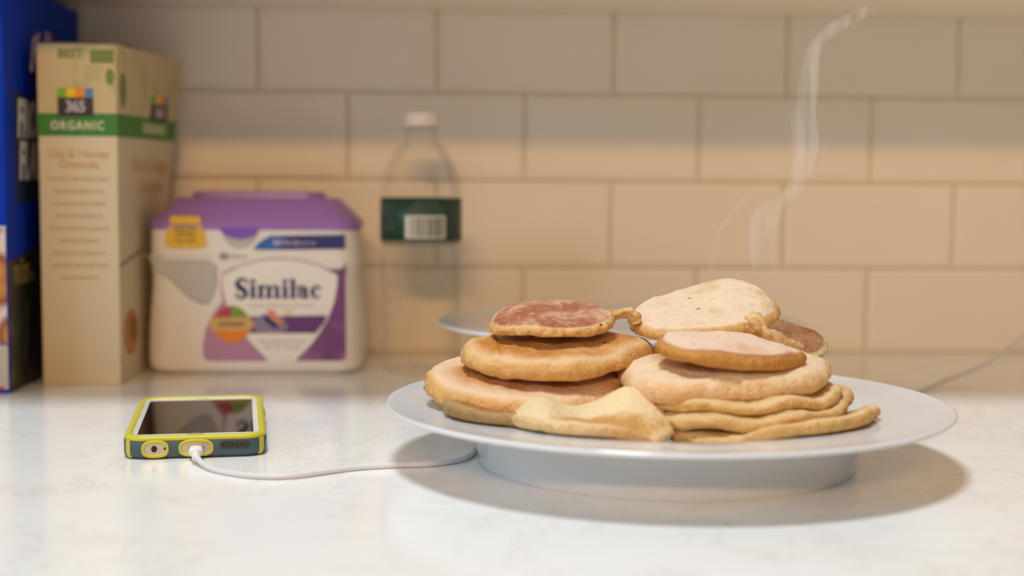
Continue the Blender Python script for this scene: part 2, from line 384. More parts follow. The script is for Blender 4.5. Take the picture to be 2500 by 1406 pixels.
# crisp batter drips belonging to the cream pancake
def drip(path, rads, seed):
    P = catmull(path, 8); n = len(P); R = []
    for i in range(n):
        s_ = i/(n-1)*(len(rads)-1); k = min(int(s_), len(rads)-2); R.append(rads[k]*(1-(s_-k)) + rads[k+1]*(s_-k))
    bm = bmesh.new(); add_tube(bm, [p - PR1.location/S for p in P], R, 20, wob=.55, seed=seed)
    o = fin('batter_drip', bm, m_batter, PR1, smooth=True)
    return o
d1 = drip([at(1488, 766, -46), at(1500, 768, -46.0), at(1516, 765, -46), at(1538, 763, -46.1), at(1552, 778, -46.2), at(1556, 792, -46.3)], [.30, .26, .24, .30, .34, .26], 1)
d1['label'] = 'thin string of batter reaching to the reddish pancake'
d2 = drip([at(1838, 772, -47.6), at(1850, 800, -48.2), at(1868, 822, -48.3), at(1900, 834, -48.0), at(1925, 842, -47.8), at(1958, 846, -47.2)], [.45, .42, .45, .5, .38, .2], 2)
d2['label'] = 'lumpy batter drip hanging from the right edge'
# dark specks on the cream pancake top
m_speck = mat('toasted_speck', (.42, .13, .03), .6)
def crumb(px, py, Y, r, mm, par, name='speck'):
    bm = bmesh.new(); bmesh.ops.create_icosphere(bm, subdivisions=2, radius=r)
    for v in bm.verts: v.co.z *= .5
    return fin(name, bm, mm, par, at(px, py, Y) - par.location/S, smooth=True)

def on_surface(px, py, o):
    d = (RT*((px-1250)/F_PX) - UP*((py-703)/F_PX) + FW).normalized()
    ok, loc, nrm, idx = o.ray_cast(CAM*S - o.location, d)
    return loc if ok else None
m_char = mat('charred_speck', (.05, .015, .02), .6)
for px, py, o_, r_, mm_ in ((1683, 728, PR1, .10, m_speck), (1705, 754, PR1, .11, m_speck), (1475, 836, P2, .10, m_char), (1349, 729, P1, .09, m_char), (1466, 792, P1, .10, m_char)):
    q_ = on_surface(px, py, o_)
    if q_ is None: continue
    bm = bmesh.new(); bmesh.ops.create_icosphere(bm, subdivisions=2, radius=r_)
    for v in bm.verts: v.co.z *= .4; v.co *= 1 + .25*noise.noise(v.co*9)
    k_ = fin('toasted_speck', bm, mm_, o_, smooth=True); k_.location = q_

# ------------------------------------------------------------------ phone
m_teal = mat('slate_teal_case', (.050, .095, .115), .5)
m_lime = mat('lime_rubber', (.56, .51, .03), .5)
m_glossw = mat('white_bezel_glass', (.80, .78, .77), .1)
m_screen = mat('black_screen', (.004, .003, .003), .03, Specular_IOR_Level=.14)
m_gold = mat('brushed_metal_body', (.62, .52, .42), .35, .8)
m_black = mat('black_hole', (.01, .01, .01), .6)
ph = thing('smartphone', (-13.55, -38.75, 0), 'white smartphone lying in a lime and teal case on the counter, charging', 'phone', rotz=.128)
ph.scale = (1, 1, 1.14)
HW, HL, PT = 3.9, 7.15, 1.12
def rrect(hw, hl, r, n=8):
    out = []
    for cx, cy, a in ((hw-r, hl-r, 0), (-hw+r, hl-r, PI/2), (-hw+r, -hl+r, PI), (hw-r, -hl+r, 1.5*PI)):
        out += [(cx+r*math.cos(a+PI/2*i/n), cy+r*math.sin(a+PI/2*i/n)) for i in range(n+1)]
    return out
def loft(bm, secs, cap0=True, cap1=True):
    rings = [[bm.verts.new(p) for p in s_] for s_ in secs]
    for A, B in zip(rings, rings[1:]):
        n = len(A)
        for i in range(n): bm.faces.new((A[i], A[(i+1) % n], B[(i+1) % n], B[i]))
    if cap0: bm.faces.new(rings[0][::-1])
    if cap1: bm.faces.new(rings[-1])
def rr3(hw, hl, r, z): return [(x, y, z) for x, y in rrect(hw, hl, r)]
bm = bmesh.new()
loft(bm, [rr3(HW-.30, HL-.30, 1.0, .0), rr3(HW-.12, HL-.12, 1.15, .06), rr3(HW, HL, 1.2, .22), rr3(HW, HL, 1.2, .84), rr3(HW-.06, HL-.06, 1.15, .92), rr3(HW-.30, HL-.30, 1.0, .93)])
fin('case_shell', bm, m_teal, ph, smooth=True).data.set_sharp_from_angle(angle=.9)
bm = bmesh.new()
loft(bm, [rr3(HW-.06, HL-.06, 1.15, .86), rr3(HW-.01, HL-.01, 1.18, .96), rr3(HW-.07, HL-.07, 1.15, 1.06), rr3(HW-.2, HL-.2, 1.0, PT), rr3(HW-.38, HL-.38, .9, PT), rr3(HW-.45, HL-.45, .85, 1.0)], False, False)
o = fin('case_bumper', bm, m_lime, ph, smooth=True); o['label'] = 'lime green raised lip'
bm = bmesh.new()
loft(bm, [rr3(HW-.42, HL-.42, .85, .90), rr3(HW-.42, HL-.42, .85, 1.035)])
o = fin('front_glass', bm, m_glossw, ph); o['label'] = 'white front bezel'
bm = bmesh.new(); add_box(bm, -HW+.72, HW-.72, -HL+1.25, HL-1.35, 1.03, 1.042)
o = fin('screen', bm, m_screen, ph); o['label'] = 'dark switched off screen'
bm = bmesh.new(); add_lathe(bm, [(0, 1.036), (.42, 1.036), (.42, 1.043), (.50, 1.043), (.50, 1.036)], 40, 0, -HL+.82); fin('home_button', bm, mat('home_button_ring', (.55, .54, .52), .25, .5), ph)
bm = bmesh.new(); add_box(bm, -.45, .45, HL-.9, HL-.82, 1.03, 1.04); fin('earpiece', bm, m_black, ph)
yb = -HL
def frb(u, v, h): return (u, yb-h, v)        # bottom edge of the phone, facing the camera
def ringp(cu, cv, ru, rv, wdt, name='port_ring'):
    bm = bmesh.new(); A = []; n = 40
    def se(a, k): 
        c_, s_ = math.cos(a), math.sin(a); e = .75
        return (cu+(ru+k)*math.copysign(abs(c_)**e, c_), cv+(rv+k)*math.copysign(abs(s_)**e, s_))
    prof = [(0, -.02), (0, .05), (-wdt*.4, .08), (-wdt, .05), (-wdt, -.02)]
    rings = [[bm.verts.new(frb(*se(2*PI*i/n, k), h)) for i in range(n)] for k, h in prof]
    for P_, Q in zip(rings, rings[1:]):
        for i in range(n): bm.faces.new((P_[i], P_[(i+1) % n], Q[(i+1) % n], Q[i]))
    o = fin(name, bm, m_lime, ph, smooth=True)
    bm = bmesh.new(); prism(bm, [se(2*PI*i/n, -wdt+.03) for i in range(n)], frb, .02); fin('port_recess', bm, m_gold, ph)
ringp(-2.15, .50, .74, .43, .17); ringp(0.05, .51, .95, .43, .16)
bm = bmesh.new(); prism(bm, ell(-2.2, .51, .16, .16), frb, .03); prism(bm, ell(-1.62, .52, .07, .07), frb, .03); fin('headphone_jack', bm, m_black, ph)
bm = bmesh.new(); prism(bm, ell(.05, .51, .42, .13), frb, .03); fin('charging_port', bm, m_black, ph)
bm = bmesh.new(); prism(bm, [(2.15+x, .62+y) for x, y in rrect(.82, .20, .18, 4)], frb, .015); fin('speaker_slot', bm, mat('speaker_mesh', (.035, .032, .025), .5), ph)
for i in range(6):
    bm = bmesh.new(); prism(bm, ell(1.55+i*.24, .62, .068, .08, 16), frb, .03); fin('speaker_hole', bm, m_black, ph)
for sx in (-1, 1):     # lime strips where the bumper wraps the corners
    bm = bmesh.new(); secs = []
    for k in range(7):
        z = .06+.86*k/6; ins = .12*max(0, 1-k*.6)
        a0 = -PI/2 + .72; a1 = -PI/2 + 1.0
        q = []
        for j in range(5):
            a = a0+(a1-a0)*j/4; q.append((sx*(HW-1.2+(1.24-ins)*math.cos(a)), -HL+1.2+(1.24-ins)*math.sin(a), z))
        q += [(sx*(HW-1.2+(1.0)*math.cos(a0+(a1-a0)*j/4)), -HL+1.2+(1.0)*math.sin(a0+(a1-a0)*j/4), z) for j in (4, 3, 2, 1, 0)]
        secs.append(q)
    loft(bm, secs); fin('corner_strip', bm, m_lime, ph)
for sx, ys in ((-1, (2.2, 3.8)), (1, (2.6,))):
    for yy in ys:
        bm = bmesh.new(); add_box(bm, sx*HW-.09, sx*HW+.09, yy, yy+1.1, .5, .85); o = fin('side_button', bm, m_lime, ph); bevel_mod(o, .08)

# ------------------------------------------------------------------ charging cable
cb = thing('charging_cable', (-11.8, -47.0, 0), 'white charging cable running from the phone behind the plate to the right edge', 'cable')
off = Vector((-11.8, -47.0, 0))
phm = Matrix.Rotation(.128, 3, 'Z'); pb = Vector((-13.55, -38.75, 0))
def phw(x, y, z): return phm @ Vector((x, y, z)) + pb
rr = .155
path = [phw(.06, -HL-1.0, .52), phw(.10, -HL-1.7, .44), Vector((-11.75, -48.6, .24)), Vector((-10.9, -49.8, rr)), Vector((-9.3, -51.0, rr)), Vector((-7.8, -51.45, rr)), Vector((-6.4, -51.15, rr)), Vector((-5.0, -50.2, rr)), Vector((-3.5, -49.3, rr)), Vector((-1.4, -48.75, rr)),
        Vector((.6, -48.4, rr)), Vector((2.4, -46.6, rr)), Vector((3.6, -41.8, rr)), Vector((7.2, -37.2, rr)), Vector((12.5, -35.3, rr)), Vector((18.5, -35.4, rr)), Vector((25, -32.0, rr)), Vector((31, -27, rr)), Vector((35.9, -23.4, rr)),
        Vector((39.4, -19.5, .35)), at(2400, 890, -15), at(2500, 820, -12), at(2640, 690, -7), at(2740, 540, -2.0)]
bm = bmesh.new(); add_tube(bm, [p-off for p in catmull(path, 14)], rr, 12); fin('cord', bm, m_cable, cb, smooth=True)
def oval_secs(y0, secs):
    out = []
    for y, hx, hz, zc in secs:
        out.append([tuple(phw(.05+hx*math.copysign(abs(math.cos(a))**.7, math.cos(a)), y, zc+hz*math.copysign(abs(math.sin(a))**.7, math.sin(a)))-off) for a in [2*PI*i/24 for i in range(24)]])
    return out
bm = bmesh.new(); loft(bm, oval_secs(0, [(-HL-.10, .34, .22, .51), (-HL-.16, .39, .26, .51), (-HL-.75, .39, .27, .51), (-HL-.9, .36, .25, .51), (-HL-.97, .25, .21, .50), (-HL-1.0, .22, .20, .5)]))
fin('connector', bm, m_white, cb, smooth=True)
bm = bmesh.new(); add_tube(bm, [p-off for p in catmull([phw(.05, -HL-.95, .50), phw(.07, -HL-1.4, .47), phw(.11, -HL-1.9, .40)], 6)], .235, 14); fin('strain_relief', bm, m_white, cb, smooth=True)
bm = bmesh.new(); p_ = at(2740, 540, -2.0)-off; add_box(bm, p_.x-1.3, p_.x+1.3, p_.y-1.6, p_.y+1.9, p_.z-1.3, p_.z+1.3); o = fin('plug', bm, m_white, cb); bevel_mod(o, .4)

# ------------------------------------------------------------------ formula tub
RZ = -.018
tb = thing('formula_tub', (-13.35, -13.2, 0), 'white plastic baby formula tub with purple lid beside the granola box', 'tub', rotz=RZ)
TD = 8.6
def tub_sec(z, hw, d0, d1, r, n=10):
    out = []
    for cx, cy, a in ((hw-r, d1-r, 0), (-hw+r, d1-r, PI/2), (-hw+r, d0+r, PI), (hw-r, d0+r, 1.5*PI)):
        out += [(cx+r*math.cos(a+PI/2*i/n), cy+r*math.sin(a+PI/2*i/n), z) for i in range(n+1)]
    return out
bm = bmesh.new()
secs = []
zs = [0, .15, .5, 1.1, 2, 4, 6, 7.3, 8.2, 8.9, 9.2, 9.35, 9.8, 11.2, 11.6]
hws = [7.5, 7.9, 8.25, 8.35, 8.35, 8.28, 8.1, 8.0, 8.05, 8.2, 8.2, 8.12, 8.1, 8.08, 8.0]
for z, h_ in zip(zs, hws):
    ins = max(0, 8.3-h_) if z < 1.2 else 0
    secs.append(tub_sec(z, h_, ins, TD-ins, 1.7))
loft(bm, secs)
fin('tub_body', bm, m_white, tb, smooth=True).data.set_sharp_from_angle(angle=.7)
# finger grip recess on the front left: a panel with the recess shade put into its grey
m_recess_shade = mat('recess_shade_grey', (.50, .50, .49), .45)
def frt(u, v, h): return (u, -h, v)
bm = bmesh.new()
U, V = 22, 14
grid = []
for j in range(V+1):
    row = []
    for i in range(U+1):
        s_ = i/U; t_ = j/V
        x = -7.55 + 4.8*s_
        top = 8.95 - .5*max(0, (s_-.85)/.15)**2; bot = 8.1 - 2.6*math.sin(min(1, s_/.82)*PI/2)**1.6 + (1.5*((s_-.82)/.18)**2 if s_ > .82 else 0)
        z = bot + (top-bot)*t_
        d = .03 + .0
        row.append(bm.verts.new((x, -.02-.06*math.sin(PI*s_)*math.sin(PI*t_), z)))
    grid.append(row)
for j in range(V):
    for i in range(U): bm.faces.new((grid[j][i], grid[j][i+1], grid[j+1][i+1], grid[j+1][i]))
o = fin('finger_grip', bm, m_recess_shade, tb, smooth=True); o['label'] = 'finger grip panel with recess shade in its grey'
sm = o.modifiers.new('solid', 'SOLIDIFY'); sm.thickness = .0008
# lid
bm = bmesh.new()
loft(bm, [tub_sec(11.35, 8.15, -.12, TD+.12, 1.75), tub_sec(11.75, 8.2, -.18, TD+.18, 1.8), tub_sec(12.05, 8.05, 0, TD, 1.8), tub_sec(12.9, 7.2, .8, TD-.7, 1.8), tub_sec(13.65, 6.5, 1.6, TD-1.4, 1.7), tub_sec(13.75, 6.3, 1.8, TD-1.6, 1.6)])
lid = fin('lid', bm, m_purple, tb, smooth=True); lid['label'] = 'purple sloped lid'; lid.data.set_sharp_from_angle(angle=.6)
bm = bmesh.new(); loft(bm, [tub_sec(13.7, 5.35, 2.6, TD-2.2, 1.5), tub_sec(14.15, 5.25, 2.7, TD-2.3, 1.5), tub_sec(14.25, 5.1, 2.9, TD-2.5, 1.4)]); o = fin('lid_handle', bm, m_purple, lid, smooth=True); o.data.set_sharp_from_angle(angle=.6)
def tz(py): return (915-py)/31.25           # heights on the tub front
def tx(px): return (px-626)/31.3
bm = bmesh.new(); prism(bm, ell(tx(595), 11.45, 1.45, .75, 24, PI, 2*PI), lambda u, v, h: (u, -.15-h, v), .12); o = fin('latch_tab', bm, m_purple_d, lid); o['label'] = 'violet latch tab'
bm = bmesh.new(); prism(bm, ell(tx(596), 11.35, 1.38, 1.45, 24, PI, 2*PI), lambda u, v, h: (u, -h, v), .03); o = fin('latch_recess', bm, m_recess_shade, tb)  # flat half disc, its grey standing in for shade in the recess
m_yel = mat('yellow_sticker', (.74, .48, .02), .5); m_ink = mat('dark_ink', (.10, .09, .12), .6); m_navy = mat('navy_print', (.015, .025, .16), .5)
m_violet = mat('mauve_print', (.40, .20, .38), .5); m_violet_d = mat('deep_purple_print', (.13, .035, .20), .5)
# mauve print with soft lighter clouds, darker towards its right side
c = coord(m_violet); sx_ = nn(m_violet, 'ShaderNodeSeparateXYZ'); lk(m_violet, c, sx_.inputs[0])
gr = mrange(m_violet, sx_.outputs[0], -.01, .065)
cl = noi(m_violet, c, 45, 4)
cc = mixc(m_violet, gr, (.46, .25, .42), (.17, .05, .20)); lk(m_violet, mixc(m_violet, mrange(m_violet, cl, .5, .75, 0, .5), cc, (.45, .26, .46)), base(m_violet))
m_shield = mat('shield_white_print', (.84, .83, .80), .45); m_greyp = mat('grey_print', (.50, .45, .50), .5)
def dec(name, mm, par, shapes, fr, h, label=None):
    bm = bmesh.new()
    for s_ in shapes: prism(bm, s_, fr, h)
    o = fin(name, bm, mm, par)
    if label: o['label'] = label
    return o
st = dec('yellow_sticker', m_yel, tb, [[(tx(x), tz(y)) for x, y in ((430, 528), (500, 528), (505, 555), (514, 580), (515, 598), (504, 606), (428, 606), (416, 598), (417, 580), (426, 555))]], frt, .16, 'yellow bell shaped sticker with dark print')
bm = bmesh.new()
for i, (s_, h_) in enumerate((('SHAKE WELL', .30), ('OPTIGRO', .34), ('DHA  LUTEIN', .26))):
    text_bm(bm, s_, frt, tx(466), tz(562+14*i), h_*.8, bold=.02, sx=.9, thick=.19)
fin('sticker_print', bm, m_ink, st)
# main label
def lp(pts): return [(tx(x), tz(y)) for x, y in pts]
lab = dec('label_panel', m_violet, tb, [lp([(505, 870), (503, 845), (512, 800), (530, 765), (552, 735), (548, 700), (552, 668), (570, 655), (850, 655), (851, 872), (842, 880), (522, 881), (510, 878)])], frt, .05, 'mauve and purple printed label')
bm = bmesh.new(); pts = []
# white crest: arched top, narrowing down to its foot
for a in range(0, 21):
    t_ = a/20; x = 553+(832-553)*t_; y = 672-38*math.sin(PI*t_)**.8; pts.append((x, y))
pts += [(830, 700), (822, 740), (806, 780), (785, 815), (762, 845), (735, 872), (728, 884), (664, 884), (655, 872), (632, 848), (600, 812), (575, 775), (560, 735), (552, 700)]
prism(bm, lp(pts)[::-1], frt, .08)
crest = fin('crest', bm, m_shield, lab); crest['label'] = 'white crest with the brand name'
bm = bmesh.new()
prism(bm, [(tx(545), tz(632)), (tx(860-8), tz(632)), (tx(852), tz(662)), (tx(836), tz(668))][::-1] if False else lp([(835, 668), (852, 640), (852, 668)]), frt, .07)
fin('label_corner', bm, m_violet, lab)
dec('crest_outline', m_greyp, lab, [lp([(553+(832-553)*t/20, 666-38*math.sin(PI*t/20)**.8) for t in range(21)] + [(553+(832-553)*t/20, 669-38*math.sin(PI*t/20)**.8) for t in range(20, -1, -1)])], frt, .10)
dec('purple_band', m_violet_d, lab, [lp([(612, 772), (806, 768), (800, 785), (778, 812), (612, 812)])], frt, .10, 'deep purple band')
# serif lettering built from stems, serifs and bowls
def serif_word(bm, word, u, v, H, fr, th):
    st_, sf = .235*H, .07*H; xh = .68*H
    def R(a, b, c_, d): prism(bm, rect(a, b, c_, d), fr, th)
    def bowl(cx, cz, rx, rz, a0, a1, w0, w1, n=18):
        for i in range(n):
            a, b = a0+(a1-a0)*i/n, a0+(a1-a0)*(i+1)/n
            def wd(t): return w1 + (w0-w1)*abs(math.cos(t))**1.5
            q = [(cx+rx*math.cos(a), cz+rz*math.sin(a)), (cx+rx*math.cos(b), cz+rz*math.sin(b)), (cx+(rx-wd(b))*math.cos(b), cz+(rz-wd(b))*math.sin(b)), (cx+(rx-wd(a))*math.cos(a), cz+(rz-wd(a))*math.sin(a))]
            prism(bm, q, fr, th)
    for ch in word:
        if ch == 'S':
            w_ = .62*H; cs = catmull([(u+w_*.93, 0, v+.80*H), (u+w_*.80, 0, v+.95*H), (u+w_*.5, 0, v+1.0*H), (u+w_*.14, 0, v+.83*H), (u+w_*.22, 0, v+.62*H), (u+w_*.62, 0, v+.44*H), (u+w_*.86, 0, v+.22*H), (u+w_*.5, 0, v+.02*H), (u+w_*.18, 0, v+.08*H), (u+w_*.04, 0, v+.26*H)], 5)
            n = len(cs)
            for i in range(n-1):
                def wd(k): s_ = k/(n-1); return .05*H + .10*H*math.exp(-((s_-.5)/.24)**2)
                d_ = (cs[i+1]-cs[i]).normalized(); nrm = Vector((-d_.z, 0, d_.x))
                a, b = cs[i], cs[i+1]+d_*.02
                q = [a+nrm*wd(i), b+nrm*wd(i+1), b-nrm*wd(i+1), a-nrm*wd(i)]; prism(bm, [(t.x, t.z) for t in q], fr, th)
            R(u+w_*.90, v+.70*H, u+w_*.98, v+1.0*H); R(u, v+.02*H, u+w_*.08, v+.33*H); u += w_+.08*H
        elif ch in 'il':
            h_ = xh if ch == 'i' else 1.02*H
            R(u+.06*H, v, u+.06*H+st_, v+h_); R(u, v, u+.12*H+st_, v+sf); R(u, v+h_-sf, u+.1*H, v+h_)
            if ch == 'i': prism(bm, ell(u+.06*H+st_/2, v+.88*H, .13*H, .13*H, 18), fr, th)
            u += st_+.17*H
        elif ch == 'm':
            for k in range(3):
                x = u+.06*H+k*.42*H; R(x, v, x+st_, v+xh*(1 if k == 0 else .86)); R(x-.06*H, v, x+st_+.06*H, v+sf)
                if k: bowl(x-.02*H, v+xh*.78, st_+.02*H, xh*.24, 0, PI, st_*.9, .06*H)
            R(u, v+xh-sf, u+.1*H, v+xh); u += .06*H+2*.42*H+st_+.12*H
        elif ch == 'a':
            x = u+.30*H; R(x, v, x+st_, v+xh*.74); R(x, v, x+st_+.09*H, v+sf); bowl(x-.06*H, v+xh*.70, st_+.06*H, xh*.31, 0, PI, st_, .08*H)
            prism(bm, ell(u+.14*H, v+xh*.72, .09*H, .09*H, 14), fr, th)
            bowl(u+.26*H, v+.21*H, .25*H, .22*H, PI*.25, PI*1.9, .19*H, .08*H); R(u+.2*H, v+.33*H, x+.02*H, v+.42*H); u += .30*H+st_+.14*H
        elif ch == 'c':
            bowl(u+.30*H, v+xh*.5, .30*H, xh*.52, PI*.28, PI*1.75, .25*H, .09*H, 26); prism(bm, ell(u+.46*H, v+xh*.76, .09*H, .09*H, 14), fr, th); u += .6*H
    return u
bm = bmesh.new(); serif_word(bm, 'Similac', tx(585), tz(727), 1.5, frt, .11)
fin('brand_lettering', bm, m_navy, crest)
for s_, y_ in (('INFANT FORMULA WITH IRON', 748), ('MILK-BASED POWDER', 836), ('NET WT 23.2 OZ', 850)):
    bm = bmesh.new(); text_bm(bm, s_, frt, tx(696), tz(y_), .24, thick=.11, sx=1.1); fin('small_print', bm, m_greyp, crest)
# small quilted building-block emblem on the band: tilted coloured patches
m_or = mat('coral_print', (.72, .26, .14), .5); m_gr = mat('green_print', (.17, .36, .07), .5); m_rd = mat('crimson_print', (.42, .05, .11), .5); m_og = mat('orange_print', (.80, .24, .02), .5); m_gy = mat('slate_print', (.26, .22, .33), .5); m_yp = mat('pale_yellow_print', (.82, .66, .36), .5)
em = dec('emblem', m_gy, crest, [lp([(628, 775), (655, 765), (700, 775), (712, 800), (690, 812), (640, 810), (620, 795)])], frt, .12)
dec('emblem_patch', m_or, em, [lp([(660, 752), (676, 758), (698, 785), (690, 792), (664, 772)])], frt, .14, 'coral patch')
dec('emblem_patch', m_navy, em, [lp([(652, 768), (664, 772), (690, 795), (680, 802), (655, 784)])], frt, .14, 'navy patch')
dec('emblem_patch', m_yp, em, [lp([(700, 755), (722, 755), (718, 768), (702, 768)])], frt, .14, 'pale yellow patch')
# round badge in four colours
bx, bz = tx(574), tz(791)
bd = dec('round_badge', m_og, lab, [ell(bx, bz, 1.42, 1.46)], frt, .14, 'round badge in crimson, green and orange')
dec('badge_quarter', m_rd, bd, [ell(bx, bz, 1.38, 1.42, 16, PI/2, PI) + [(bx, bz)]], frt, .16, 'crimson quarter')
dec('badge_quarter', m_gr, bd, [ell(bx, bz, 1.38, 1.42, 16, 0, PI/2) + [(bx, bz)]], frt, .16, 'green quarter')
dec('badge_banner', mat('tan_gold_print', (.66, .42, .12), .5), bd, [[(bx-1.75, bz), (bx-1.45, bz+.55), (bx+1.45, bz+.55), (bx+1.75, bz), (bx+1.45, bz-.5), (bx-1.45, bz-.5)]], frt, .18, 'golden banner')
bm = bmesh.new(); text_bm(bm, 'OPTIGRO', frt, bx, bz-.14, .34, bold=.02, thick=.2); fin('badge_print', bm, m_navy, bd)
# blue strip with a pointed left end
nb = dec('navy_strip', m_navy, tb, [lp([(628, 606), (645, 588), (668, 575), (850, 571), (850, 606), (640, 609)])], frt, .06, 'navy strip with slanted left end')
dec('strip_blue_end', mat('blue_print', (.02, .13, .42), .5), nb, [lp([(628, 606), (645, 588), (668, 575), (700, 574), (690, 608), (640, 609)])], frt, .07)  # brighter blue printed over the left end of the strip
bm = bmesh.new(); text_bm(bm, 'BIRTH-12', frt, tx(705), tz(597), .38, bold=.03, thick=.09, sx=.85); text_bm(bm, 'MONTHS', frt, tx(755), tz(597), .30, thick=.09, sx=.85); fin('strip_print', bm, mat('lavender_print', (.55, .50, .72), .5), nb)
bm = bmesh.new(); prism(bm, ell(tx(556), tz(625), .38, .30, 20), frt, .04); text_bm(bm, 'Abbott', frt, tx(590), tz(630), .36, thick=.04); fin('maker_mark', bm, mat('grey_ink', (.33, .32, .31), .5), tb)
bm = bmesh.new(); add_box(bm, -8.18, tx(530), -.025, 0, 9.28, 9.34); add_box(bm, -8.18, tx(530), -.025, 0, 8.98, 9.03); fin('grip_line', bm, m_recess_shade, tb)

# ------------------------------------------------------------------ water bottle
bt = thing('water_bottle', (-.30, -11.2, 0), 'clear plastic water bottle with dark green label by the wall', 'bottle')
m_pet = bpy.data.materials.new('clear_plastic'); m_pet.use_nodes = True
nt = m_pet.node_tree; nt.nodes.clear()
mo = nt.nodes.new('ShaderNodeOutputMaterial'); mx = nt.nodes.new('ShaderNodeMixShader'); tr = nt.nodes.new('ShaderNodeBsdfTransparent'); gl_ = nt.nodes.new('ShaderNodeBsdfGlossy'); lw = nt.nodes.new('ShaderNodeLayerWeight')
lw.inputs['Blend'].default_value = .25; tr.inputs[0].default_value = (.985, .985, .975, 1); gl_.inputs['Roughness'].default_value = .07
sc_ = nt.nodes.new('ShaderNodeMath'); sc_.operation = 'MULTIPLY'; sc_.inputs[1].default_value = .30
for a_, b_ in ((lw.outputs[0], sc_.inputs[0]), (sc_.outputs[0], mx.inputs[0]), (tr.outputs[0], mx.inputs[1]), (gl_.outputs[0], mx.inputs[2]), (mx.outputs[0], mo.inputs[0])): nt.links.new(a_, b_)
prof = [(0, .55), (1.2, .5), (2.2, .1), (2.75, 0), (3.1, .25), (3.2, .7), (3.2, 1.2)]
z = 1.2
while z < 9.4:
    prof += [(3.2, z+.25), (3.08, z+.62), (3.08, z+.82), (3.2, z+1.15)]; z += 1.36
prof += [(3.18, 10.1), (3.18, 14.0), (3.22, 14.5), (3.1, 15.2), (2.75, 16.3), (2.2, 17.4), (1.65, 18.1), (1.32, 18.5), (1.28, 18.9), (1.28, 19.1), (1.55, 19.15), (1.55, 19.3), (1.28, 19.35), (1.28, 20.4)]
inner = [(max(r-.05, 0), z_+ (.05 if i < 4 else 0)) for i, (r, z_) in enumerate(prof)][::-1]
bm = bmesh.new(); add_lathe(bm, prof, 72); fin('bottle_body', bm, m_pet, bt, smooth=True)
bm = bmesh.new(); add_lathe(bm, [(0, 20.6), (1.3, 20.6), (1.42, 20.5), (1.46, 20.3), (1.46, 19.5), (1.34, 19.45)], 60); o = fin('cap', bm, mat('cap_plastic', (.66, .62, .58), .4), bt, smooth=True); o['label'] = 'white screw cap'; o.data.set_sharp_from_angle(angle=.8)
m_glab = mat('dark_green_label', (.010, .050, .035), .4)
bm = bmesh.new(); add_lathe(bm, [(3.23, 10.55), (3.24, 10.55), (3.24, 13.85), (3.23, 13.85)], 90)
gl = fin('bottle_label', bm, m_glab, bt, smooth=True); gl['label'] = 'dark green wrap label'
def cyl(u, v, h):
    a = -PI/2 + u/3.25; return ((3.25+h)*math.cos(a), (3.25+h)*math.sin(a), v)
def cyl_rect(bm, u0, v0, u1, v1, h=.02):
    n = max(1, int(abs(u1-u0)/.3))
    for i in range(n): prism(bm, rect(u0+(u1-u0)*i/n, v0, u0+(u1-u0)*(i+1)/n, v1), cyl, h)
bm = bmesh.new(); cyl_rect(bm, -1.25, 10.75, 2.0, 12.55); bc = fin('barcode_panel', bm, mat('pale_label_print', (.62, .62, .55), .5), gl)
bm = bmesh.new()
random.seed(4); u = -.8
while u < 1.75:
    ww = random.choice((.05, .08, .14)); prism(bm, rect(u, 10.9, u+ww, 12.4), cyl, .035); u += ww+random.choice((.06, .1, .16))
fin('barcode', bm, m_glab, bc)
bm = bmesh.new()
for i, s_ in enumerate(('SPRING WATER', 'NATURAL 16.9 FL OZ', 'RECYCLE  CRV  ME 5c')): text_bm(bm, s_, cyl, .4, 13.35-.3*i, .2, thick=.03)
for i, s_ in enumerate(('Nutrition Facts', 'Serving 1 bottle', 'Calories 0', 'Total Fat 0g', 'Sodium 0mg')): text_bm(bm, s_, cyl, -3.0, 13.2-.42*i, .2, thick=.03)
fin('label_print', bm, mat('sage_print', (.16, .24, .17), .5), gl)

# ------------------------------------------------------------------ granola box
m_card = mat('cream_carton', (.66, .56, .38), .55)
m_kraft = mat('kraft_leaf_print', (.55, .42, .22), .6)
c = coord(m_kraft); n_ = noi(m_kraft, c, 38, 3, .5)
mpv = nn(m_kraft, 'ShaderNodeMapping'); mpv.inputs['Scale'].default_value = (1, 1, .45); mpv.inputs['Rotation'].default_value = (.5, .6, .4); lk(m_kraft, c, mpv.inputs[0])
n2_ = noi(m_kraft, mpv.outputs[0], 85, 3)
k1 = mixc(m_kraft, mrange(m_kraft, n2_, .52, .60), (.58, .46, .25), (.44, .40, .17))
lk(m_kraft, mixc(m_kraft, mrange(m_kraft, n_, .60, .68, 0, .35), k1, (.30, .33, .10)), base(m_kraft))
m_green = mat('green_band_print', (.035, .20, .022), .5); m_tan = mat('tan_ink', (.60, .40, .17), .55); m_lg = mat('pale_print', (.66, .66, .45), .55)
m_blk = mat('near_black_print', (.025, .02, .025), .5)
gb = thing('granola_box', (-25.4, -18.1, 0), 'tall cream and green granola carton between the blue cereal box and the tub', 'box')
GH = 25.05
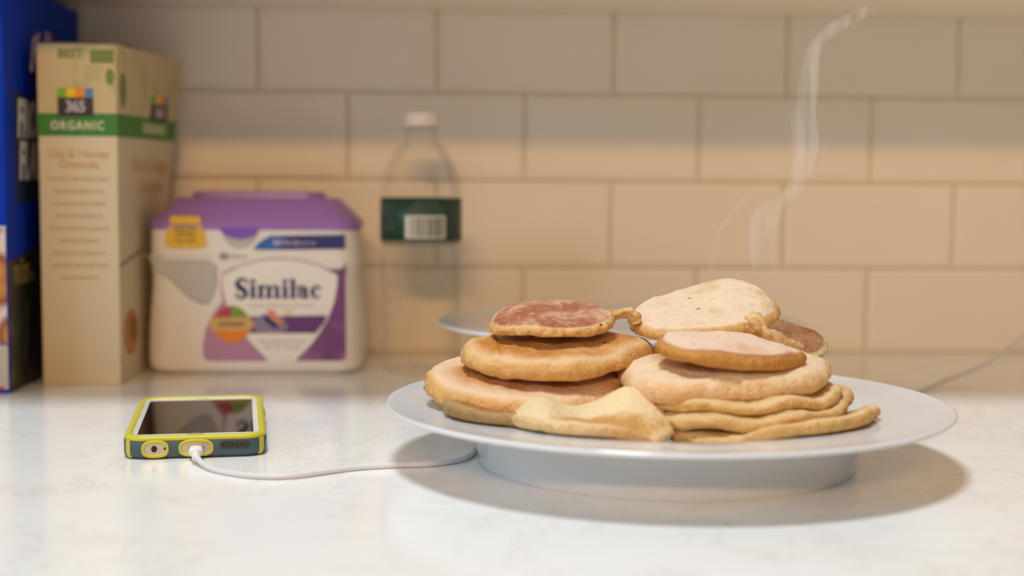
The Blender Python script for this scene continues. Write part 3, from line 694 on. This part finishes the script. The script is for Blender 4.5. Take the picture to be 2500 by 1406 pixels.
# footprint corners relative to the box base
C0, C1, C2, C3 = Vector((-2.85, .12, 0)), Vector((2.9, -.12, 0)), Vector((3.55, 15.4, 0)), Vector((-1.9, 15.6, 0))
FLARE = 1.5
def side_pt(t, z):            # point of the right side: t 0 at the front edge, 1 at the back
    k = max(0, z/GH-.45)/.55
    return C1.lerp(C2 + Vector((FLARE*k, 0, 0)), t) + Vector((0, 0, z))
bm = bmesh.new(); NZ = 16; NT = 10
cols = []
for j in range(NZ+1):
    z = GH*j/NZ; ring = [C0 + Vector((0, 0, z))] + [side_pt(i/NT, z) for i in range(NT+1)] + [C3 + Vector((0, 0, z))]
    cols.append([bm.verts.new(q) for q in ring])
for A, B in zip(cols, cols[1:]):
    n = len(A)
    for i in range(n): bm.faces.new((A[i], A[(i+1) % n], B[(i+1) % n], B[i]))
bm.faces.new(cols[0][::-1]); bm.faces.new(cols[-1])
o = fin('carton', bm, m_card, gb); bevel_mod(o, .10)
bm = bmesh.new(); add_box(bm, -2.6, 2.5, .3, 8.0, -.05, .08); bmesh.ops.rotate(bm, verts=bm.verts, cent=(0, .3, 0), matrix=Matrix.Rotation(.05, 3, 'X')); bmesh.ops.translate(bm, verts=bm.verts, vec=(0, 0, GH+.05)); fin('top_flap', bm, mat('brown_carton_edge', (.22, .14, .07), .7), gb)
eF = (C1-C0).normalized(); nF = Vector((eF.y, -eF.x, 0)); wF = (C1-C0).length
eS = (C2-C1).normalized(); nS = Vector((eS.y, -eS.x, 0)); wS = (C2-C1).length
def fF(u, v, h): q = C0 + eF*u + nF*(h+.01); return (q.x, q.y, v)
def fS(u, v, h): q = side_pt(u/wS, v) + nS*(h+.015); return (q.x, q.y, v)
def gz(py): return (938-py)/33.25
def gx(px): return (px-100)/190*wF
def both(name, mm, sh_f, sh_s, h, par=gb, label=None):
    bm = bmesh.new()
    for s_ in sh_f: prism(bm, s_, fF, h)
    for s_ in sh_s:
        (u0, v0), (u1, v1) = s_[0], s_[2]
        for i in range(10):
            for j in range(6): prism(bm, rect(u0+(u1-u0)*i/10, v0+(v1-v0)*j/6, u0+(u1-u0)*(i+1)/10, v0+(v1-v0)*(j+1)/6), fS, h+.02)
    o = fin(name, bm, mm, par)
    if label: o['label'] = label
    return o
both('leaf_print', m_kraft, [rect(.02, gz(274), wF-.02, GH-.1)], [rect(.02, gz(274), wS-.1, GH-.1)], .02, label='kraft coloured leaf pattern around the top')
band = both('green_band', m_green, [rect(0, gz(328), wF, gz(273))], [rect(0, gz(328), wS, gz(273))], .035, label='green band')
for q in ((fF, wF/2, gz(312), .62, .85), (fS, 9.3, gz(313), .78, 1.1)):
    bm = bmesh.new(); text_bm(bm, 'ORGANIC', q[0], q[1], q[2], q[3], bold=.025, space=1.25, thick=.08, sx=q[4]); fin('band_lettering', bm, m_lg, band)
bm = bmesh.new(); text_bm(bm, 'BEST', fF, gx(180), gz(139), .62, bold=.04, thick=.04); prism(bm, rect(gx(228), gz(152), gx(285), gz(120)), fF, .035)
prism(bm, ell(gx(275), gz(185), .32, .62), fF, .035); prism(bm, ell(1.2, gz(215), .75, 1.3), fS, .07)
fin('best_lettering', bm, mat('olive_print', (.16, .22, .05), .55), gb)
# store logo, on both faces
for fr_, u0, k in ((fF, gx(149), 1.0), (fS, 8.0, 1.75)):
    wL = (gx(234)-gx(149))*k
    bm = bmesh.new(); prism(bm, rect(u0, gz(280), u0+wL, gz(235)), fr_, .09); lg = fin('store_logo', bm, m_blk, gb); lg['label'] = 'black square logo with coloured bar'
    cols = [(.16, .42, .03), (.85, .50, .02), (.80, .25, .02), (.05, .22, .50)]
    for i, cc_ in enumerate(cols):
        uu = [0, .25, .5, .77, 1.0]
        bm = bmesh.new(); prism(bm, rect(u0+wL*uu[i], gz(235), u0+wL*uu[i+1], gz(213)), fr_, .09); fin('logo_bar', bm, mat('logo_bar_print', cc_, .5), lg)
    bm = bmesh.new(); text_bm(bm, '365', fr_, u0+wL/2, gz(269), .82, bold=.01, thick=.11, sx=.95*k, space=.9); fin('logo_numerals', bm, mat('lilac_white_print', (.62, .55, .60), .5), lg)
for q in (('Oat & Honey', fF, wF/2, gz(380), .60, 1.0), ('Granola', fF, wF/2, gz(406), .60, 1.1), ('Oat & Honey', fS, 8.6, gz(412), 1.15, 1.2), ('Granola', fS, 9.0, gz(468), 1.15, 1.4)):
    bm = bmesh.new(); text_bm(bm, q[0], q[1], q[2], q[3], q[4], bold=.02, thick=.04, sx=q[5]); fin('flavour_lettering', bm, m_tan, gb)
bm = bmesh.new()
lines = ['We start with crunchy oats', 'simple ingredients and', 'a touch of honey, baked', 'slowly until golden to', 'make a wholesome granola', 'with toasted flavor', 'perfect for breakfast or', 'sprinkled over yogurt and', 'enjoyed any time']
for i, s_ in enumerate(lines): text_bm(bm, s_, fF, wF/2, gz(436+30.2*i), .30, thick=.035, sx=.95, bold=.012)
fin('story_lettering', bm, mat('faint_tan_ink', (.58, .44, .24), .55), gb)
bm = bmesh.new(); prism(bm, [(0.2, gz(650)), (2.2, gz(640)), (4.5, gz(632)), (7.0, gz(618)), (7.0, gz(606)), (4.5, gz(622)), (2.2, gz(632)), (0.2, gz(640))], fS, .03); fin('curved_strip', bm, mat('strip_brown', (.30, .22, .14), .55), gb)  # narrow dark brown strip curving across the right side
bm = bmesh.new(); prism(bm, ell(3.1, gz(818), 2.1, 1.75), fS, .03); o = fin('honey_print', bm, mat('honey_orange_print', (.50, .22, .03), .5), gb); o['label'] = 'honey coloured oval printed near the bottom'
bm = bmesh.new(); prism(bm, ell(3.6, gz(812), 1.1, 1.0), fS, .045); fin('honey_centre', bm, mat('dark_honey_print', (.30, .10, .02), .5), o)

# ------------------------------------------------------------------ cereal box
m_blue = mat('royal_blue_carton', (.001, .035, .42), .6, Specular_IOR_Level=.12)
cx = thing('cereal_box', (-32.95, -22.4, 0), 'tall blue cereal box standing at the left edge behind the granola carton', 'box')
CH, CW, CDp = 29.25, 7.2, 21.6
bm = bmesh.new(); add_box(bm, -CW/2, CW/2, 0, CDp, 0, CH); o = fin('carton', bm, m_blue, cx); bevel_mod(o, .1)
def cF(u, v, h): return (u, -h-.005, v)
def cS(u, v, h): return (CW/2+h+.005, u, v)
def cz(py): return (955-py)/33.9
def cu_(px): return (px-26)/78*5.8             # along the broad side, from its front edge
m_dkn = mat('dark_navy_print', (.004, .012, .07), .5); m_wp = mat('white_print', (.70, .66, .62), .5); m_pk = mat('pink_white_print', (.62, .42, .48), .5)
bm = bmesh.new()
prism(bm, [(2.4, cz(500)), (2.2, cz(222)), (9.0, cz(250)), (9.0, cz(440)), (8.5, cz(500))], cS, .03)
fl = fin('title_panel', bm, m_dkn, cx); fl['label'] = 'dark navy title panel'
bm = bmesh.new(); text_bm(bm, 'FROSTED', cS, 2.9, cz(334), 2.7, align='LEFT', bold=.04, shear=.15, thick=.06, sx=.75); text_bm(bm, 'FLAKES', cS, 3.2, cz(438), 2.7, align='LEFT', bold=.04, shear=.15, thick=.06, sx=.75)
fin('title_lettering', bm, m_wp, fl)
# script signature high on the broad side
bm = bmesh.new()
def scr(pts, r): add_tube(bm, catmull([Vector(cS(u, v, .02)) for u, v in pts], 6), r, 8)
k0 = 6.9; kz = cz(92)
scr([(k0, kz-2.3), (k0+.25, kz-1.2), (k0+.8, kz+.2), (k0+1.2, kz+.3)], .13)
scr([(k0+2.1, kz+.7), (k0+1.5, kz-.3), (k0+.7, kz-1.1), (k0+1.3, kz-1.3), (k0+2.0, kz-1.6), (k0+2.6, kz-1.2)], .13)
scr([(k0+2.6, kz-1.2), (k0+3.1, kz-.4), (k0+3.2, kz-.1), (k0+2.9, kz-.6), (k0+3.2, kz-1.3), (k0+3.8, kz-.8), (k0+4.4, kz+.6), (k0+4.4, kz+1.0), (k0+4.1, kz-.5), (k0+4.4, kz-1.3), (k0+5.2, kz+.6), (k0+5.3, kz+.9), (k0+5.0, kz-.6), (k0+5.4, kz-1.3), (k0+6.4, kz-.4), (k0+6.8, kz-1.4)], .12)
o = fin('signature_lettering', bm, m_pk, cx, smooth=True); o['label'] = 'pinkish white script lettering'
# promotion panel
m_promo = mat('black_promo_print', (.015, .012, .012), .4)
c = coord(m_promo); a_ = noi(m_promo, c, 55, 4); sz = nn(m_promo, 'ShaderNodeSeparateXYZ'); lk(m_promo, c, sz.inputs[0])
pc = ramp(m_promo, a_, [(.50, (.012, .012, .010)), (.60, (.05, .05, .02)), (.66, (.09, .10, .02)), (.72, (.22, .04, .02)), (.80, (.30, .20, .05))])
lk(m_promo, mixc(m_promo, mrange(m_promo, sz.outputs[2], .065, .055), (.012, .011, .011), pc), base(m_promo))
bm = bmesh.new(); prism(bm, [(.05, .1), (9.5, .1), (9.5, cz(622)), (4.2, cz(622)), (2.9, cz(632)), (.05, cz(636))], cS, .04); pr = fin('promo_panel', bm, m_promo, cx); pr['label'] = 'black promotional panel'
bm = bmesh.new(); text_bm(bm, 'GET', cS, 3.4, cz(645), .35, thick=.06); text_bm(bm, 'MOVIE', cS, 1.2, cz(672), .70, align='LEFT', thick=.06, sx=1.45); text_bm(bm, 'TICKETS', cS, 1.2, cz(697), .70, align='LEFT', thick=.06, sx=1.45)
fin('promo_lettering', bm, mat('gold_ink', (.35, .24, .05), .5), pr)
# narrow front face: flakes picture above a grey footer
m_flk = mat('flakes_photo_print', (.6, .3, .05), .5)
c = coord(m_flk); vf = nn(m_flk, 'ShaderNodeTexVoronoi'); vf.inputs['Scale'].default_value = 42; lk(m_flk, c, vf.inputs['Vector'])
lk(m_flk, ramp(m_flk, vf.outputs['Distance'], [(.1, (.82, .52, .14)), (.4, (.66, .30, .04)), (.62, (.25, .05, .02)), (.8, (.70, .62, .55))]), base(m_flk))
dec('flakes_picture', m_flk, cx, [rect(-CW/2+.1, cz(835), CW/2-.12, cz(555))], cF, .03, 'picture of golden flakes')
dec('footer_panel', mat('grey_footer_print', (.50, .46, .38), .5), cx, [rect(-CW/2+.1, .3, CW/2-.12, cz(838))], cF, .03, 'grey footer')
dec('red_stripe', mat('red_print', (.60, .03, .03), .5), cx, [rect(-CW/2+.4, cz(944), CW/2-.45, cz(938))], cF, .06)
dec('picture_frame_line', m_wp, cx, [rect(-CW/2+.1, cz(557), CW/2-.1, cz(552))], cF, .05)

# ------------------------------------------------------------------ steam
m_st = bpy.data.materials.new('steam_vapour'); m_st.use_nodes = True
nt = m_st.node_tree; nt.nodes.clear()
out = nt.nodes.new('ShaderNodeOutputMaterial'); vs_ = nt.nodes.new('ShaderNodeVolumeScatter'); nt.links.new(vs_.outputs[0], out.inputs['Volume'])
vs_.inputs['Color'].default_value = (1, .99, .97, 1); vs_.inputs['Anisotropy'].default_value = .0
tc = nt.nodes.new('ShaderNodeTexCoord'); mpn = nt.nodes.new('ShaderNodeMapping'); mpn.inputs['Scale'].default_value = (1, .6, .09); nt.links.new(tc.outputs['Object'], mpn.inputs[0])
nz = nt.nodes.new('ShaderNodeTexNoise'); nz.inputs['Scale'].default_value = 150; nz.inputs['Detail'].default_value = 3; nt.links.new(mpn.outputs[0], nz.inputs['Vector'])
mr = nt.nodes.new('ShaderNodeMapRange'); mr.inputs[1].default_value = .34; mr.inputs[2].default_value = .72; mr.inputs[3].default_value = 4; mr.inputs[4].default_value = 90; nt.links.new(nz.outputs[0], mr.inputs[0]); nt.links.new(mr.outputs[0], vs_.inputs['Density'])
sto = Vector((20, -44, 9))
def wisp(pts, rads, flat, Y=-44, par=None):
    P = catmull([at(x, y, Y) for x, y in pts], 8); n = len(P); R = []
    for i in range(n):
        s_ = i/(n-1)*(len(rads)-1); k = min(int(s_), len(rads)-2); R.append(rads[k]*(1-(s_-k)) + rads[k+1]*(s_-k))
    bm = bmesh.new(); add_tube(bm, [p-sto for p in P], R, 16, flat=flat)
    return fin('wisp', bm, m_st, par, smooth=True)
sm_ = thing('steam', tuple(sto), 'thin white wisps of steam rising from the pancakes on the right', 'steam'); sm_['kind'] = 'stuff'
wisp([(1893, 690), (1878, 620), (1880, 560), (1905, 500), (1950, 440), (1965, 360), (1962, 280), (1975, 200), (1985, 130), (2010, 90), (2060, 55), (2130, 20)], [.25, .4, .45, .35, .5, .85, .75, .6, .45, .35, .4, .3], .5, par=sm_)
wisp([(1850, 660), (1848, 590), (1858, 530), (1880, 505), (1925, 470)], [.3, .55, .6, .4, .25], .4, -44.6, par=sm_)
wisp([(1728, 670), (1748, 610), (1752, 570), (1790, 520), (1825, 480), (1850, 470)], [.12, .18, .15, .15, .2, .1], .5, -45, par=sm_)
wisp([(1915, 690), (1925, 620), (1918, 540), (1930, 480)], [.1, .14, .12, .08], .6, -43.4, par=sm_)
